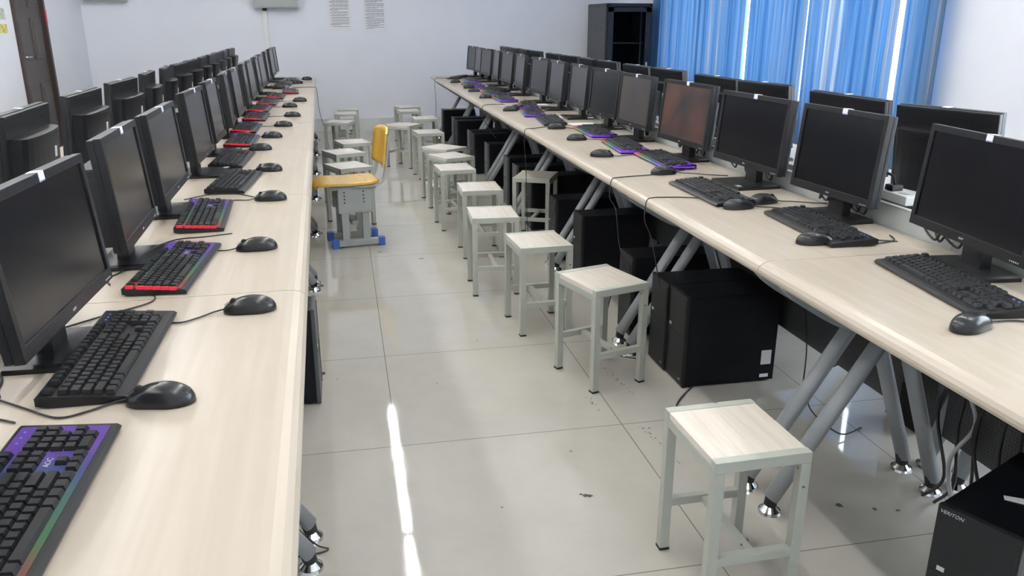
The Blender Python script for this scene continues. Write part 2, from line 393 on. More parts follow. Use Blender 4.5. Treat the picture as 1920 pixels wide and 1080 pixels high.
# ------------------------------------------------------------------ curtains
def curtain(y0, y1, z0, z1, label, seed, skew=0.0, amp=0.045, x=3.9):
    rnd = random.Random(seed); bm = bmesh.new(); uvl = bm.loops.layers.uv.new('u')
    n = int((y1-y0)*60); rows = 14; ph = [rnd.uniform(0, 6) for _ in range(4)]; grid = []
    for j in range(rows+1):
        f = j/rows; z = z0+(z1-z0)*f; row = []
        for i in range(n+1):
            u = i/n; yy = y0+(y1-y0)*u
            a = amp*(1-0.35*f)
            dx = a*math.sin(yy*52+ph[0]+0.8*math.sin(yy*7+ph[1]))+0.4*a*math.sin(yy*23+ph[2]+f*0.7)
            dy = 0.012*math.sin(yy*31+ph[3]+f*1.5)+skew*(1-f)*(0.5-abs(u-0.5))*2
            edge = skew*(1-f)*(1 if u < 0.5 else -1)*abs(u-0.5)*2
            row.append(bm.verts.new((x+dx, yy+dy*0.6+edge, z)))
        grid.append(row)
    for j in range(rows):
        for i in range(n):
            f = bm.faces.new((grid[j][i], grid[j][i+1], grid[j+1][i+1], grid[j+1][i])); f.smooth = True
            for l, (a, c) in zip(f.loops, ((i, j), (i+1, j), (i+1, j+1), (i, j+1))): l[uvl].uv = (a/n*(y1-y0)+seed*3, c/rows*1.8)
    me = bpy.data.meshes.new('curtain'); bm.to_mesh(me); bm.free(); me.materials.append(M['curtain'])
    o = link('curtain', me); tag(o, label, 'curtain', 'blue curtains along the window wall')
    return o
curtain(5.40, 7.95, 0.22, 2.95, 'widest blue striped curtain panel, beside the black server rack', 1)
curtain(4.31, 5.335, 0.22, 2.95, 'blue striped curtain panel, second from the black server rack', 2, 0.02)
curtain(3.05, 4.29, 0.22, 2.95, 'blue striped curtain panel, third from the black server rack', 4, 0.03)
curtain(2.58, 3.02, 0.22, 2.95, 'narrow blue striped curtain panel beside the bare white wall', 3, 0.01)
r = MB().tube([(3.9, 2.4, 2.97), (3.9, 8.1, 2.97)], 0.012, 8).build('curtain_rail', M['chrome']); tag(r, 'metal rail the blue curtains hang from', 'curtain rail')

# ------------------------------------------------------------------ server rack
t = thing('server_rack', 'tall black server rack with a glass door between the back wall and the curtains', 'server rack', (3.13, 7.62, 0))
b = MB()
for x in (0, 0.56):
    for y in (0, 0.74): b.box(x, x+0.04, y, y+0.04, 0.02, 1.59)
b.box(0, 0.6, 0, 0.78, 1.56, 1.6, 0.008); b.box(0, 0.6, 0, 0.78, 0.0, 0.06); b.box(0.02, 0.58, 0.76, 0.775, 0.05, 1.56)
b.build('cabinet_frame', M['rack'], t)
b = MB(); b.box(-0.002, 0.008, 0.03, 0.75, 0.06, 1.56); b.box(0.592, 0.602, 0.03, 0.75, 0.06, 1.56)
sp = b.build('side_panel', M['rackside'], t)
b = MB(); 
for y in (0.2, 0.42): b.tube([(-0.006, y, 1.3), (0.0, y, 1.3)], 0.012, 8)
b.build('latch', M['rack'], sp)
b = MB(); b.box(0.02, 0.09, -0.02, 0, 0.08, 1.55); b.box(0.51, 0.58, -0.02, 0, 0.08, 1.55); b.box(0.02, 0.58, -0.02, 0, 1.5, 1.55); b.box(0.02, 0.58, -0.02, 0, 0.08, 0.14)
dr = b.build('door', M['rack'], t)
MB().box(0.09, 0.51, -0.013, -0.008, 0.14, 1.5).build('glass_pane', M['glass'], dr)
MB().box(0.53, 0.55, -0.03, -0.02, 0.8, 0.9, 0.003).build('handle', M['chrome'], dr)
b = MB()
for x in (0.1, 0.48): b.box(x, x+0.015, 0.08, 0.1, 0.06, 1.56)
b.build('rail', M['cablegrey'], t)
MB().box(0.08, 0.52, 0.06, 0.6, 1.12, 1.13).build('shelf', M['cablegrey'], t)
b = MB(); b.box(0.1, 0.5, 0.1, 0.4, 0.62, 0.7, 0.004); b.box(0.1, 0.5, 0.1, 0.4, 0.75, 0.79, 0.004); b.build('network_switch', M['rackside'], t)

# ------------------------------------------------------------------ back wall fittings
t = thing('electrical_box', 'grey metal electrical box on the back wall above the left desks, white conduit below it', 'electrical box', (-0.855, YF, 1.545))
b = MB(); b.box(-0.27, 0.27, -0.14, 0, 0, 0.7, 0.004); bx = b.build('housing', M['box'], t)
MB().box(-0.255, 0.255, -0.15, -0.14, 0.012, 0.69, 0.003).build('cover', M['box'], t)
MB().box(-0.17, -0.12, -0.05, -0.02, -0.03, 0.0).build('cable_gland', M['rubber'], t)
c = MB().box(-1.03, -0.975, YF-0.03, YF, 0.2, 1.52, 0.002).build('cable_conduit', M['conduit']); tag(c, 'white plastic cable conduit running down the back wall from the grey box', 'conduit')
t = thing('junction_box', 'grey box on the back wall near the left corner, cut by the top edge', 'electrical box', (-2.83, YF, 1.615))
b = MB(); b.box(-0.24, 0.24, -0.1, 0, 0, 0.4, 0.004); b.build('housing', M['box'], t)
MB().box(-0.225, 0.225, -0.108, -0.1, 0.012, 0.39, 0.003).build('cover', M['box'], t)
def notice(x0, x1, z0, label, blocks):
    t = thing('paper_notice', label, 'notice', ((x0+x1)/2, YF, z0), 0, 'printed notices on the back wall')
    w_ = x1-x0; MB().box(-w_/2, w_/2, -0.0025, -0.0005, 0, 0.45).build('sheet', M['paper'], t)
    b = MB(); rnd = random.Random(int(x0*100)); z = 0.40
    while z > 0.05:
        for k in range(rnd.choice((2, 2, 3))):
            if z < 0.05: break
            a = -w_/2+0.03+(0.025 if k == 0 else 0)
            end = w_/2-0.03 if k < 1 or rnd.random() < 0.5 else rnd.uniform(-0.02, w_/2-0.03)
            while a < end:
                l_ = rnd.uniform(0.015, 0.06); b.box(a, min(a+l_, end), -0.0032, -0.0025, z, z+0.0055); a += l_+0.004
            z -= 0.0125
        z -= 0.008*blocks
    b.build('printed_text', M['ink'], t)
notice(-0.235, 0.06, 1.27, 'white printed notice on the back wall, the left of two', 1)
notice(0.205, 0.505, 1.245, 'white printed notice on the back wall, the right of two', 0.6)
o = MB().box(XL, XL+0.003, 6.02, 6.22, 1.28, 1.36).build('poster', M['yellowpaper']); tag(o, 'small yellow patterned paper on the left wall beside the door', 'poster')
o = MB().box(XL, XL+0.003, 6.02, 6.22, 1.40, 1.50).build('poster', M['greypaper']); tag(o, 'small grey patterned paper on the left wall above the yellow one', 'poster')

# ------------------------------------------------------------------ desks
# local frame: aisle edge at x = 0, island centre line at x = 0.65, y along the row
def make_desk(L, foot=0.075):
    t = thing('computer_desk', 'x', 'desk')
    p = [(0.59, DZ), (0.045, DZ), (0.03, DZ-0.001), (0.016, DZ-0.005), (0.006, DZ-0.012), (0.001, DZ-0.021), (0.0, DZ-0.028), (0.004, DZ-0.036), (0.014, DZ-0.041), (0.03, DZ-0.041), (0.05, DZ-0.032), (0.59, DZ-0.032)]
    MB().prism(p, -L/2+0.0012, L/2-0.0012).build('tabletop', M['desk'], t)
    for s in (-1, 1):
        y = s*(L/2-0.068)
        # curved bracket under the top
        pts = spline([(0.032, y, 0.712), (0.07, y, 0.672), (0.135, y, 0.627), (0.213, y, 0.584), (0.28, y, 0.562), (0.35, y, 0.553), (0.42, y, 0.558), (0.50, y, 0.59), (0.555, y, 0.65), (0.582, y, 0.712)], 5)
        b = MB()
        for a, c in zip(pts, pts[1:]): b.bar(a, c+(c-a)*0.08, 0.034, 0.016, up=(0, 0, 1) if abs((c-a).normalized().z) < 0.9 else (1, 0, 0))
        b.box(0.03, 0.585, y-0.02, y+0.02, 0.703, 0.718)
        b.bar((0.14, y, 0.705), (0.225, y, 0.582), 0.018, 0.022, up=(1, 0, 0))
        b.build('bracket', M['leg'], t)
        for (xa, xb) in ((foot, 0.40), (0.612, 0.42)):
            zt = 0.575
            b = MB(); b.tube([(xa, 0, 0.045), (xb, 0, zt)], 0.020, 20); bmesh.ops.transform(b.bm, matrix=Matrix.Translation((0, y, 0)) @ Matrix.Diagonal((1, 1.4, 1, 1)), verts=b.bm.verts); lg = b.build('leg', M['leg'], t)
            d = (Vector((xa, y, 0.045))-Vector((xb, y, zt))).normalized()
            MB().tube([(xa-d.x*0.015, y, 0.045-d.z*0.015), (xa, y, 0.022)], [0.021, 0.018], 14).build('rubber_sleeve', M['rubber'], lg)
            b = MB(); b.disc((xa, y, 0.0), 0.034, 0.008, 20, 0.032); b.disc((xa, y, 0.008), 0.030, 0.018, 20, 0.012); b.build('levelling_foot', M['chrome'], lg)
    MB().tube([(0.41, -L/2+0.05, 0.60), (0.41, L/2-0.05, 0.60)], 0.02, 10).build('crossbeam', M['leg'], t)
    MB().box(0.588, 0.592, -L/2+0.1, L/2-0.1, 0.21, 0.68).build('modesty_panel', M['perf'], t)
    return t
def make_trough(L):
    t = thing('cable_trough', 'x', 'cable trough')
    b = MB(); b.box(-0.056, -0.05, -L/2+0.002, L/2-0.002, DZ-0.06, DZ+0.07); b.box(0.05, 0.056, -L/2+0.002, L/2-0.002, DZ-0.06, DZ+0.07)
    b.box(-0.056, 0.056, -L/2+0.002, L/2-0.002, DZ-0.066, DZ-0.06)
    b.box(-0.056, -0.035, -L/2+0.002, L/2-0.002, DZ+0.066, DZ+0.07); b.box(0.035, 0.056, -L/2+0.002, L/2-0.002, DZ+0.066, DZ+0.07)
    b.build('channel', M['trough'], t)
    return t
d0 = make_desk(1.2); dL = make_desk(1.2, 0.045); t0 = make_trough(1.2); first = [True, True]; usedL = []
for k in range(8):
    n = ORD[k+1]
    for side in ('right', 'left'):
        JJ = JR if side == 'right' else JY; yc = (JJ[k]+JJ[k+1])/2; ysc = (JJ[k+1]-JJ[k])/1.2
        for face in ('aisle', 'outer'):
            if side == 'right':
                loc, rz = ((RX0, yc, 0), 0) if face == 'aisle' else ((2*RXC-RX0+0.01, yc, 0), PI)
            else:
                loc, rz = (LP(LX0, yc), LR+PI) if face == 'aisle' else (LP(2*LXC-LX0-0.01, yc), LR)
            where = {'rightaisle': 'on the aisle side of the right row', 'rightouter': 'on the curtain side of the right row',
                     'leftaisle': 'on the aisle side of the left row', 'leftouter': 'on the door side of the left row'}[side+face]
            lab = 'pale maple computer desk %s, %s from the camera' % (where, n)
            gr = 'computer desks ' + where
            if side == 'left' and not usedL: usedL.append(1); dL.location = loc; dL.rotation_euler.z = rz; dL['label'] = lab; dL['group'] = gr
            elif side == 'left': dup(dL, loc, rz, lab, gr)
            elif first[0]: d0.location = loc; d0.rotation_euler.z = rz; d0['label'] = lab; d0['group'] = gr; first[0] = False; d0.scale = (1, ysc, 1)
            else: dup(d0, loc, rz, lab, gr).scale = (1, ysc, 1)
        loc, rz = ((RXC+0.002, yc, 0), 0) if side == 'right' else (LP(LXC-0.002, yc), LR)
        lab = 'grey cable trough down the middle of the %s row, %s section from the camera' % (side, n); gr = 'cable troughs of the %s row' % side
        if first[1]: t0.location = loc; t0.rotation_euler.z = rz; t0['label'] = lab; t0['group'] = gr; first[1] = False; t0.scale = (1, ysc, 1)
        else: dup(t0, loc, rz, lab, gr).scale = (1, ysc, 1)

# ------------------------------------------------------------------ monitors
# local frame: the screen faces -Y, neck at the origin on the desk top
TILT = R(5.0)
def make_monitor(w_, h_, scr, logo='acer', logo_txt=None):
    t = thing('monitor', 'x', 'monitor')
    b = MB(); b.prism([(-0.11, 0.0), (0.11, 0.0), (0.11, 0.010), (0.10, 0.014), (-0.10, 0.014), (-0.11, 0.010)], -0.125, 0.055); bs = b.build('base', M['black2'], t)
    MB().box(0.065, 0.095, -0.12, -0.10, 0.0137, 0.0145).build('sticker', M['logo'], bs)
    b = MB(); b.prism([(-0.04, 0.012), (0.04, 0.012), (0.034, 0.24), (-0.034, 0.24)], -0.012, 0.018); b.build('neck', M['black2'], t)
    z0 = 0.075; hd = bpy.data.objects.new('display_head', None)
    # tilted group of meshes: baked transform
    X = Matrix.Translation((0, -0.05, z0)) @ Matrix.Rotation(-TILT, 4, 'X')
    def put(b): bmesh.ops.transform(b.bm, matrix=X, verts=b.bm.verts); return b
    W, hb, ht, hs = w_/2, 0.026, 0.018, 0.017
    b = MB(); b.box(-W, -W+hs, 0, 0.018, 0, h_, 0.0015); b.box(W-hs, W, 0, 0.018, 0, h_, 0.0015); b.box(-W+hs-0.001, W-hs+0.001, 0, 0.018, h_-ht, h_, 0.0015); b.box(-W+hs-0.001, W-hs+0.001, 0, 0.018, 0, hb, 0.0015)
    bz = put(b).build('bezel', M['black'], t)
    put(MB().box(-W+hs, W-hs, 0.004, 0.008, hb, h_-ht)).build('screen', scr, t)
    b = MB(); b.box(-W, W, 0.0185, 0.034, 0.002, h_-0.002, 0.003)
    for k in range(9): b.box(-W+0.02, W-0.02, 0.034, 0.0352, h_-0.012-k*0.005, h_-0.0105-k*0.005)
    bc = put(b).build('back_cover', M['black'], t)
    # hump on the back, curved on top and sides
    prof = []; wh = w_*0.43
    for k in range(13):
        a = PI*k/12; prof.append((wh*math.cos(a)*(1.0), 0.034+0.055*(math.sin(a)**0.45 if math.sin(a) > 0 else 0)))
    b = MB(); b.prism(prof, 0.012, h_*0.74, axis='z', smooth=False)
    for k in range(4):
        pr = [(x*1.006, 0.034+(y-0.034)*1.03) for x, y in prof]; z = h_*0.74-0.008-0.007*k; b.prism(pr, z, z+0.002, axis='z')
    put(b).build('rear_housing', M['black'], t)
    st = put(MB().box(-0.085, -0.063, 0.0862, 0.0895, h_*0.42, h_*0.42+0.035)).build('sticker', M['paper'], bc); st['label'] = 'small white sticker on the back'
    if logo:
        lg = text_mesh(logo, 0.011, M['logo'], 'logo', bz, (0, 0, 0)); lg.matrix_local = X @ Matrix.Translation((0.0, -0.0008, hb/2)) @ Matrix.Rotation(PI/2, 4, 'X')
        lg = text_mesh(logo, 0.028, M['black2'], 'logo', bc, (0, 0, 0)); lg.matrix_local = X @ Matrix.Translation((-W*0.62, 0.0356, h_-0.035)) @ Matrix.Rotation(PI, 4, 'Z') @ Matrix.Rotation(PI/2, 4, 'X')
    b = MB(); b.box(0.0, 0.024, -0.0025, -0.0008, h_-0.017, h_+0.002); b.box(0.0, 0.024, -0.0025, 0.02, h_+0.0005, h_+0.002)
    tg = put(b).build('tag', M['tag'], bz); tg['label'] = 'white paper tag folded over the top edge'
    put(MB().box(0.001, 0.023, -0.0032, -0.0026, h_-0.0165, h_-0.0145)).build('tag_border', M['tagblue'], bz)
    b = MB()
    for k in range(5): b.box(W-0.05+k*0.007, W-0.047+k*0.007, -0.001, 0.0, 0.006, 0.009)
    put(b).build('control_buttons', M['logo'], bz)
    return t
protoA = make_monitor(0.475, 0.28, M['screen']); protoB = make_monitor(0.50, 0.28, M['screen'])
protoS = make_monitor(0.43, 0.283, M['screen']); protoN = make_monitor(0.37, 0.283, M['screen']); protoBr = make_monitor(0.45, 0.28, M['screen_b']); protoRd = make_monitor(0.50, 0.285, M['screen_r'])
usedp = set()
def place(proto, loc, rz, label, group):
    if proto.name not in usedp:
        usedp.add(proto.name); proto.location = loc; proto.rotation_euler.z = rz; proto['label'] = label; proto['group'] = group; return proto
    return dup(proto, loc, rz, label, group)
def rowpos(y): return DZ
# right row, aisle side: (y, yaw tweak deg, proto, remark)
RF = [(-0.725, -6, protoA, 'large in view'), (-0.10, 3, protoS, 'its screen plain black'), (0.495, 3, protoB, ''), (1.15, 3, protoRd, 'dim reddish screen'), (1.84, 2, protoBr, 'dim brown screen'),
      (2.39, 3, protoA, ''), (2.96, -2, protoA, ''), (3.55, -2, protoA, ''), (4.12, 3, protoA, ''), (4.86, -2, protoA, ''), (5.46, 2, protoA, ''), (6.03, -3, protoA, ''), (6.65, 4, protoA, ''), (7.14, 1, protoA, ''), (7.63, 5, protoA, '')]
for i, (y, a, pr, rem) in enumerate(RF):
    place(pr, (1.487, y, DZ), -PI/2+R(a), 'black monitor facing the aisle, right row, %s from camera%s' % (ORD[i+1], ', '+rem if rem else ''), 'monitors facing the aisle on the right row')
LF = [(-1.47, 2, protoA, 'only its edge in view'), (-0.85, -3, protoB, 'large in view'), (-0.18, 1, protoS, ''), (0.42, 0, protoB, ''), (1.18, -2, protoS, ''), (1.77, -1, protoN, ''), (2.43, 3, protoS, ''), (2.95, 0, protoA, ''),
      (3.62, 2, protoS, ''), (4.14, -1, protoA, ''), (4.85, 1, protoA, ''), (5.42, -2, protoA, ''), (6.2, 1, protoA, ''), (7.1, -2, protoA, ''), (7.6, -3, protoA, '')]
for i, (y, a, pr, rem) in enumerate(LF):
    place(pr, LP(-0.715, y, DZ), LR+PI/2+R(a), 'black monitor facing the aisle, left row, %s from camera%s' % (ORD[i+1], ', '+rem if rem else ''), 'monitors facing the aisle on the left row')
RB = [-0.14, 0.42, 1.08, 1.60, 2.27, 2.82, 3.44, 3.96, 4.50, 5.07, 5.80, 6.32, 6.88, 7.42]
for i, y in enumerate(RB):
    place((protoN, protoB, protoN, protoB, protoS, protoA)[min(i, 5)], (2*RXC-1.487+0.045, y, DZ), PI/2+R((15, 0, 10, 0, 4, 1, 0, -4, 3, 0, 2, -1, 3, 0)[i]), 'black monitor seen from behind, curtain side of right row, %s from camera' % ORD[i+1], 'monitors seen from behind on the right row')
LB = [-0.15, 0.48, 1.20, 1.92, 2.56, 3.13, 3.70, 4.27, 4.90, 5.48, 6.0, 6.6, 7.26]
for i, y in enumerate(LB):
    place((protoB, protoB, protoB, protoB, protoS, protoS, protoA)[min(i, 6)], LP(2*LXC+0.715-0.055, y, DZ), LR-PI/2+R((0, 2, 0, -2, 3, 5, -2, -2, 2, 0, -3, 2, -2)[i]), 'black monitor seen from behind, door side of left row, %s from camera' % ORD[i+1], 'monitors seen from behind on the left row')

# ------------------------------------------------------------------ keyboards
U = 0.0186
def key_layout():
    K = []; x0 = -0.2135
    def row(y, items):
        x = x0
        for it in items:
            if it < 0: x += -it*U
            else: K.append((x+it*U/2, y, it*U-0.0018, U-0.0018)); x += it*U
    ty = 0.052
    row(ty, [1, -1, 1, 1, 1, 1, -0.5, 1, 1, 1, 1, -0.5, 1, 1, 1, 1, -0.25, 1, 1, 1])
    row(ty-1.3*U, [1]*13+[2, -0.25, 1, 1, 1, -0.25, 1, 1, 1, 1])
    row(ty-2.3*U, [1.5]+[1]*12+[1.5, -0.25, 1, 1, 1, -0.25, 1, 1, 1, 1])
    row(ty-3.3*U, [1.75]+[1]*11+[2.25, -3.5, 1, 1, 1])
    row(ty-4.3*U, [2.25]+[1]*10+[2.75, -1.25, 1, -1.25, 1, 1, 1, 1])
    row(ty-5.3*U, [1.25, 1.25, 1.25, 6.25, 1.25, 1.25, 1.25, 1.25, -0.25, 1, 1, 1, -0.25, 2, 1])
    return K
KL = key_layout()
KM = {}
def kz(y): return 0.014+(y+0.06)*0.075
def keybm(bm_, cx, cy, w_, d_, z):
    v = []
    for f, zz, oy in ((1.0, 0.0, 0), (0.80, 0.0075, 0.001)):
        for sx, sy in ((-1, -1), (1, -1), (1, 1), (-1, 1)):
            e = 0 if f == 1 else 0.0022
            v.append(bm_.verts.new((cx+sx*(w_/2-e), cy+sy*(d_/2-e)+oy, z+zz)))
    for q in ((0, 1, 5, 4), (1, 2, 6, 5), (2, 3, 7, 6), (3, 0, 4, 7), (4, 5, 6, 7), (3, 2, 1, 0)): bm_.faces.new([v[i] for i in q])
def key_mesh(w_, d_):
    k = (round(w_, 4), round(d_, 4))
    if k not in KM:
        b = MB(); keybm(b.bm, 0, 0, w_, d_, 0); KM[k] = b.mesh('key', M['key'])
    return KM[k]
def make_keyboard(kind, detail):
    t = thing('keyboard', 'x', 'keyboard')
    pr = [(-0.076, 0.002), (-0.078, 0.008), (-0.072, 0.0125), (0.066, 0.0225), (0.070, 0.020), (0.070, 0.006), (0.05, 0.002)]
    body = MB().prism(pr, -0.221, 0.221, axis='x').build('body', M['black2'], t)
    for s in (-0.19, 0.19):
        MB().box(s-0.012, s+0.012, 0.045, 0.062, 0, 0.006).build('foot', M['rubber'], t)
        MB().box(s-0.012, s+0.012, -0.065, -0.055, 0, 0.004).build('foot', M['rubber'], t)
    if kind != 'plain':
        MB().prism([(-0.064, 0.0133), (-0.064, 0.0142), (0.062, 0.0232), (0.062, 0.0222)], -0.2135, 0.2135, axis='x').build('backlight', M['rain'], t)
        if kind == 'rgb_left':
            b = MB()
            for k in range(6):
                y = 0.052-(0 if k == 0 else (0.3+k))*U; b.box(-0.2222, -0.2150, y-0.0085, y+0.0085, kz(y)-0.003, kz(y)+0.0045)
            b.build('light_strip', M['redglow'], t)
        else:
            b = MB(); b.prism([(-0.0790, 0.0085), (-0.0735, 0.0132), (-0.070, 0.0132), (-0.0735, 0.0085)], -0.2215, 0.2215, axis='x')
            b.box(0.2200, 0.2230, -0.074, 0.062, 0.0085, 0.0145); b.box(0.2130, 0.2205, -0.074, 0.064, 0.0152, 0.0165)
            b.box(-0.2230, -0.2200, -0.074, 0.062, 0.0085, 0.0145)
            b.build('light_strip', M['rain2'], t)
    if detail:
        for (x, y, w_, d_) in KL[:100]:
            o = link('key', key_mesh(w_, d_), t); o.location = (x, y, kz(y)); o.rotation_euler.x = 0.075
        b = MB()
        for (x, y, w_, d_) in KL[100:]: keybm(b.bm, x, y, w_, d_, kz(y))
        o = b.build('keys', M['key'], t); o['kind'] = 'stuff'
        b = MB()
        for k in range(3): b.box(0.155+k*0.018, 0.160+k*0.018, 0.050, 0.053, kz(0.052)-0.001, kz(0.052)+0.0012)
        b.build('indicator_light', M['tagblue'], t)
        if kind != 'plain': text_mesh('AOC', 0.012, M['logo'], 'logo', t, (0.098, -0.0094, kz(-0.0094)+0.0012), (0.075, 0, 0))
    else:
        b = MB()
        for (x, y, w_, d_) in KL: keybm(b.bm, x, y, w_, d_, kz(y))
        b.build('keycaps', M['key'], t)
    return t
KP = {}
def place_kb(kind, detail, loc, rz, label, group):
    k = (kind, detail)
    if k not in KP: KP[k] = make_keyboard(kind, detail)
    return place(KP[k], loc, rz, label, group)
# left row: front edge (aisle side) far/near points -> centre, measured
LK = [(-0.487, -1.445, 0, 'rgb_left', 1, 'purple and green key lights'), (-0.499, -0.90, 0, 'plain', 1, 'unlit'), (-0.492, -0.30, -3, 'rgb_left', 1, 'red lit end, purple far keys'), (-0.508, 0.32, 3, 'rgb_left', 1, 'red lit end, just behind the second desk joint'),
      (-0.482, 0.925, -4, 'plain', 0, 'unlit'), (-0.56, 1.52, -2, 'plain', 0, 'unlit'), (-0.585, 2.17, 0, 'rgb_left', 0, 'red lit end'), (-0.62, 2.75, 0, 'rgb_left', 0, 'red lit end'), (-0.62, 3.38, 0, 'rgb_left', 0, 'red lit end'),
      (-0.645, 3.95, 0, 'rgb_left', 0, 'red lit end'), (-0.63, 4.48, 0, 'rgb_left', 0, 'red lit end'), (-0.61, 5.05, 0, 'rgb_left', 0, 'red lit end'), (-0.515, 5.58, 3, 'rgb_left', 0, 'red lit end'), (-0.64, 6.2, 0, 'plain', 0, 'unlit'), (-0.63, 6.72, 0, 'plain', 0, 'unlit'), (-0.58, 7.25, 3, 'plain', 0, 'unlit')]
for i, (x, y, a, kind, det, rem) in enumerate(LK):
    place_kb(kind, det, (x-0.076, y, DZ), PI/2+R(a), 'black keyboard, left row, %s from camera, %s' % (ORD[i+1], rem), 'keyboards on the left row')
RK = [(1.245, -0.845, -7, 'plain', 1, 'with a mouse at its near corner'), (1.257, -0.235, -3, 'plain', 1, 'with a mouse against its side'), (1.158, 0.343, 0, 'plain', 1, 'just beyond two mice'), (1.27, 1.09, -2, 'rgb_right', 0, 'red green and purple edge'),
      (1.24, 1.56, -5, 'rgb_right', 0, 'red green and purple edge'), (1.26, 2.16, -2, 'rgb_right', 0, 'red green and purple edge'), (1.145, 2.76, -6, 'plain', 0, 'unlit'), (1.14, 3.27, -8, 'rgb_right', 0, 'purple lit end'),
      (1.22, 3.80, -10, 'rgb_right', 0, 'purple lit end'), (1.15, 4.38, 0, 'rgb_right', 0, 'purple lit end'), (1.17, 4.88, 8, 'rgb_right', 0, 'green and purple edge'), (1.25, 5.38, 12, 'plain', 0, 'unlit'), (1.14, 6.05, 5, 'rgb_right', 0, 'purple lit end'),
      (1.23, 6.75, 0, 'rgb_right', 0, 'purple lit end'), (1.16, 7.35, -22, 'plain', 0, 'unlit and set at an angle')]
for i, (x, y, a, kind, det, rem) in enumerate(RK):
    place_kb(kind, det, (x+0.076, y, DZ), -PI/2+R(a), 'black keyboard, right row, %s from camera, %s' % (ORD[i+1], rem), 'keyboards on the right row')

# ------------------------------------------------------------------ mice (nose towards +Y)
def mouse_parts():
    nu, nv = 28, 12; b = MB(); rings = []
    for j in range(nv+1):
        e = PI/2*j/nv; ring = []
        for i in range(nu):
            a = 2*PI*i/nu; c, s = math.cos(a), math.sin(a)
            wx = 0.031*(1-0.12*math.exp(-((s*0.058-0.01)/0.02)**2)); r_ = math.cos(e)**0.62
            y = 0.058*s*(abs(s)**-0.12 if abs(s) > 0.2 else 1)*r_; x = wx*c*r_
            h_ = 0.036*(1-0.38*max(0, y/0.058)**1.4-0.10*max(0, -y/0.058)**2)
            ring.append(b.bm.verts.new((x, y-0.0, 0.004+(h_-0.004)*math.sin(e)**0.85 if j else 0.002)))
        rings.append(ring)
    base = [b.bm.verts.new((v.co.x*0.93, v.co.y*0.95, 0.0)) for v in rings[0]]
    rings = [base]+rings
    for a, c in zip(rings, rings[1:]):
        for i in range(nu):
            f = b.bm.faces.new((a[i], a[(i+1) % nu], c[(i+1) % nu], c[i])); f.smooth = True
    b.bm.faces.new(base[::-1]); bmesh.ops.remove_doubles(b.bm, verts=b.bm.verts, dist=1e-5)
    return b
MCAB = [
 [(0, 0.052, 0.010), (0.002, 0.075, 0.004), (0.02, 0.12, 0.003), (0.06, 0.17, 0.003), (0.10, 0.25, 0.003)],
 [(0, 0.052, 0.010), (-0.002, 0.08, 0.004), (-0.03, 0.11, 0.003), (-0.05, 0.15, 0.003), (-0.01, 0.22, 0.003), (0.04, 0.30, 0.003)],
 [(0, 0.052, 0.010), (0.0, 0.08, 0.004), (0.012, 0.13, 0.003), (-0.012, 0.18, 0.003), (0.01, 0.25, 0.003)],
]
def make_mouse(ci):
    t = thing('mouse', 'x', 'computer mouse')
    mouse_parts().build('body', M['mouse'], t)
    b = MB(); b.tube([(-0.004, 0.034, 0.0255), (0.004, 0.034, 0.0255)], 0.0075, 14); b.build('scroll_wheel', M['rubber'], t)
    b = MB(); b.tube(spline([(0, 0.054, 0.018), (0, 0.04, 0.0275), (0, 0.02, 0.0335), (0, 0.0, 0.0362)], 4), 0.0006, 5); b.build('button_seam', M['rubber'], t)
    MB().tube(spline(MCAB[ci]), 0.0019, 7).build('cable', M['cable'], t)
    return t
mp = [make_mouse(i) for i in range(3)]
LM_ = [(-0.444, -1.133, -7, 1), (-0.342, -0.678, 2, 1), (-0.376, -0.137, 5, 2), (-0.39, 0.563, 0, 2), (-0.445, 1.204, -3, 0), (-0.537, 1.851, 4, 0), (-0.515, 2.33, 0, 2), (-0.486, 2.86, 0, 2), (-0.46, 3.43, -4, 2), (-0.515, 4.118, 2, 0), (-0.46, 4.6, 0, 2), (-0.575, 6.75, 5, 0), (-0.50, 7.38, 0, 0)]
for i, (x, y, a, c) in enumerate(LM_):
    m_ = place(mp[c], (x, y, DZ), PI/2+R(a), 'black wired mouse on the left row, %s from the camera' % ORD[i+1], 'mice on the left row')
RM_ = [(1.168, -1.10, 18, 0), (1.228, -0.395, -6, 2), (1.226, 0.092, 0, 0), (1.353, 0.154, 6, 0), (1.222, 0.785, 0, 0), (1.108, 1.301, -18, 1), (1.149, 1.89, -6, 2), (1.165, 2.40, 0, 2), (1.097, 3.50, 0, 0), (1.17, 3.62, 4, 0), (1.101, 4.60, 0, 2), (1.109, 5.30, 0, 0), (1.129, 5.75, 5, 0), (1.10, 6.55, 0, 0)]
for i, (x, y, a, c) in enumerate(RM_):
    place(mp[c], (x, y, DZ), -PI/2+R(a), 'black wired mouse on the right row, %s from the camera' % ORD[i+1], 'mice on the right row')
text_mesh('acer', 0.008, M['logo'], 'logo', [o for o in COL.objects if o.name.startswith('mouse') and o.get('label', '').startswith('black wired mouse on the right row, first')][0], (0, -0.035, 0.0325), (R(-28), 0, PI))

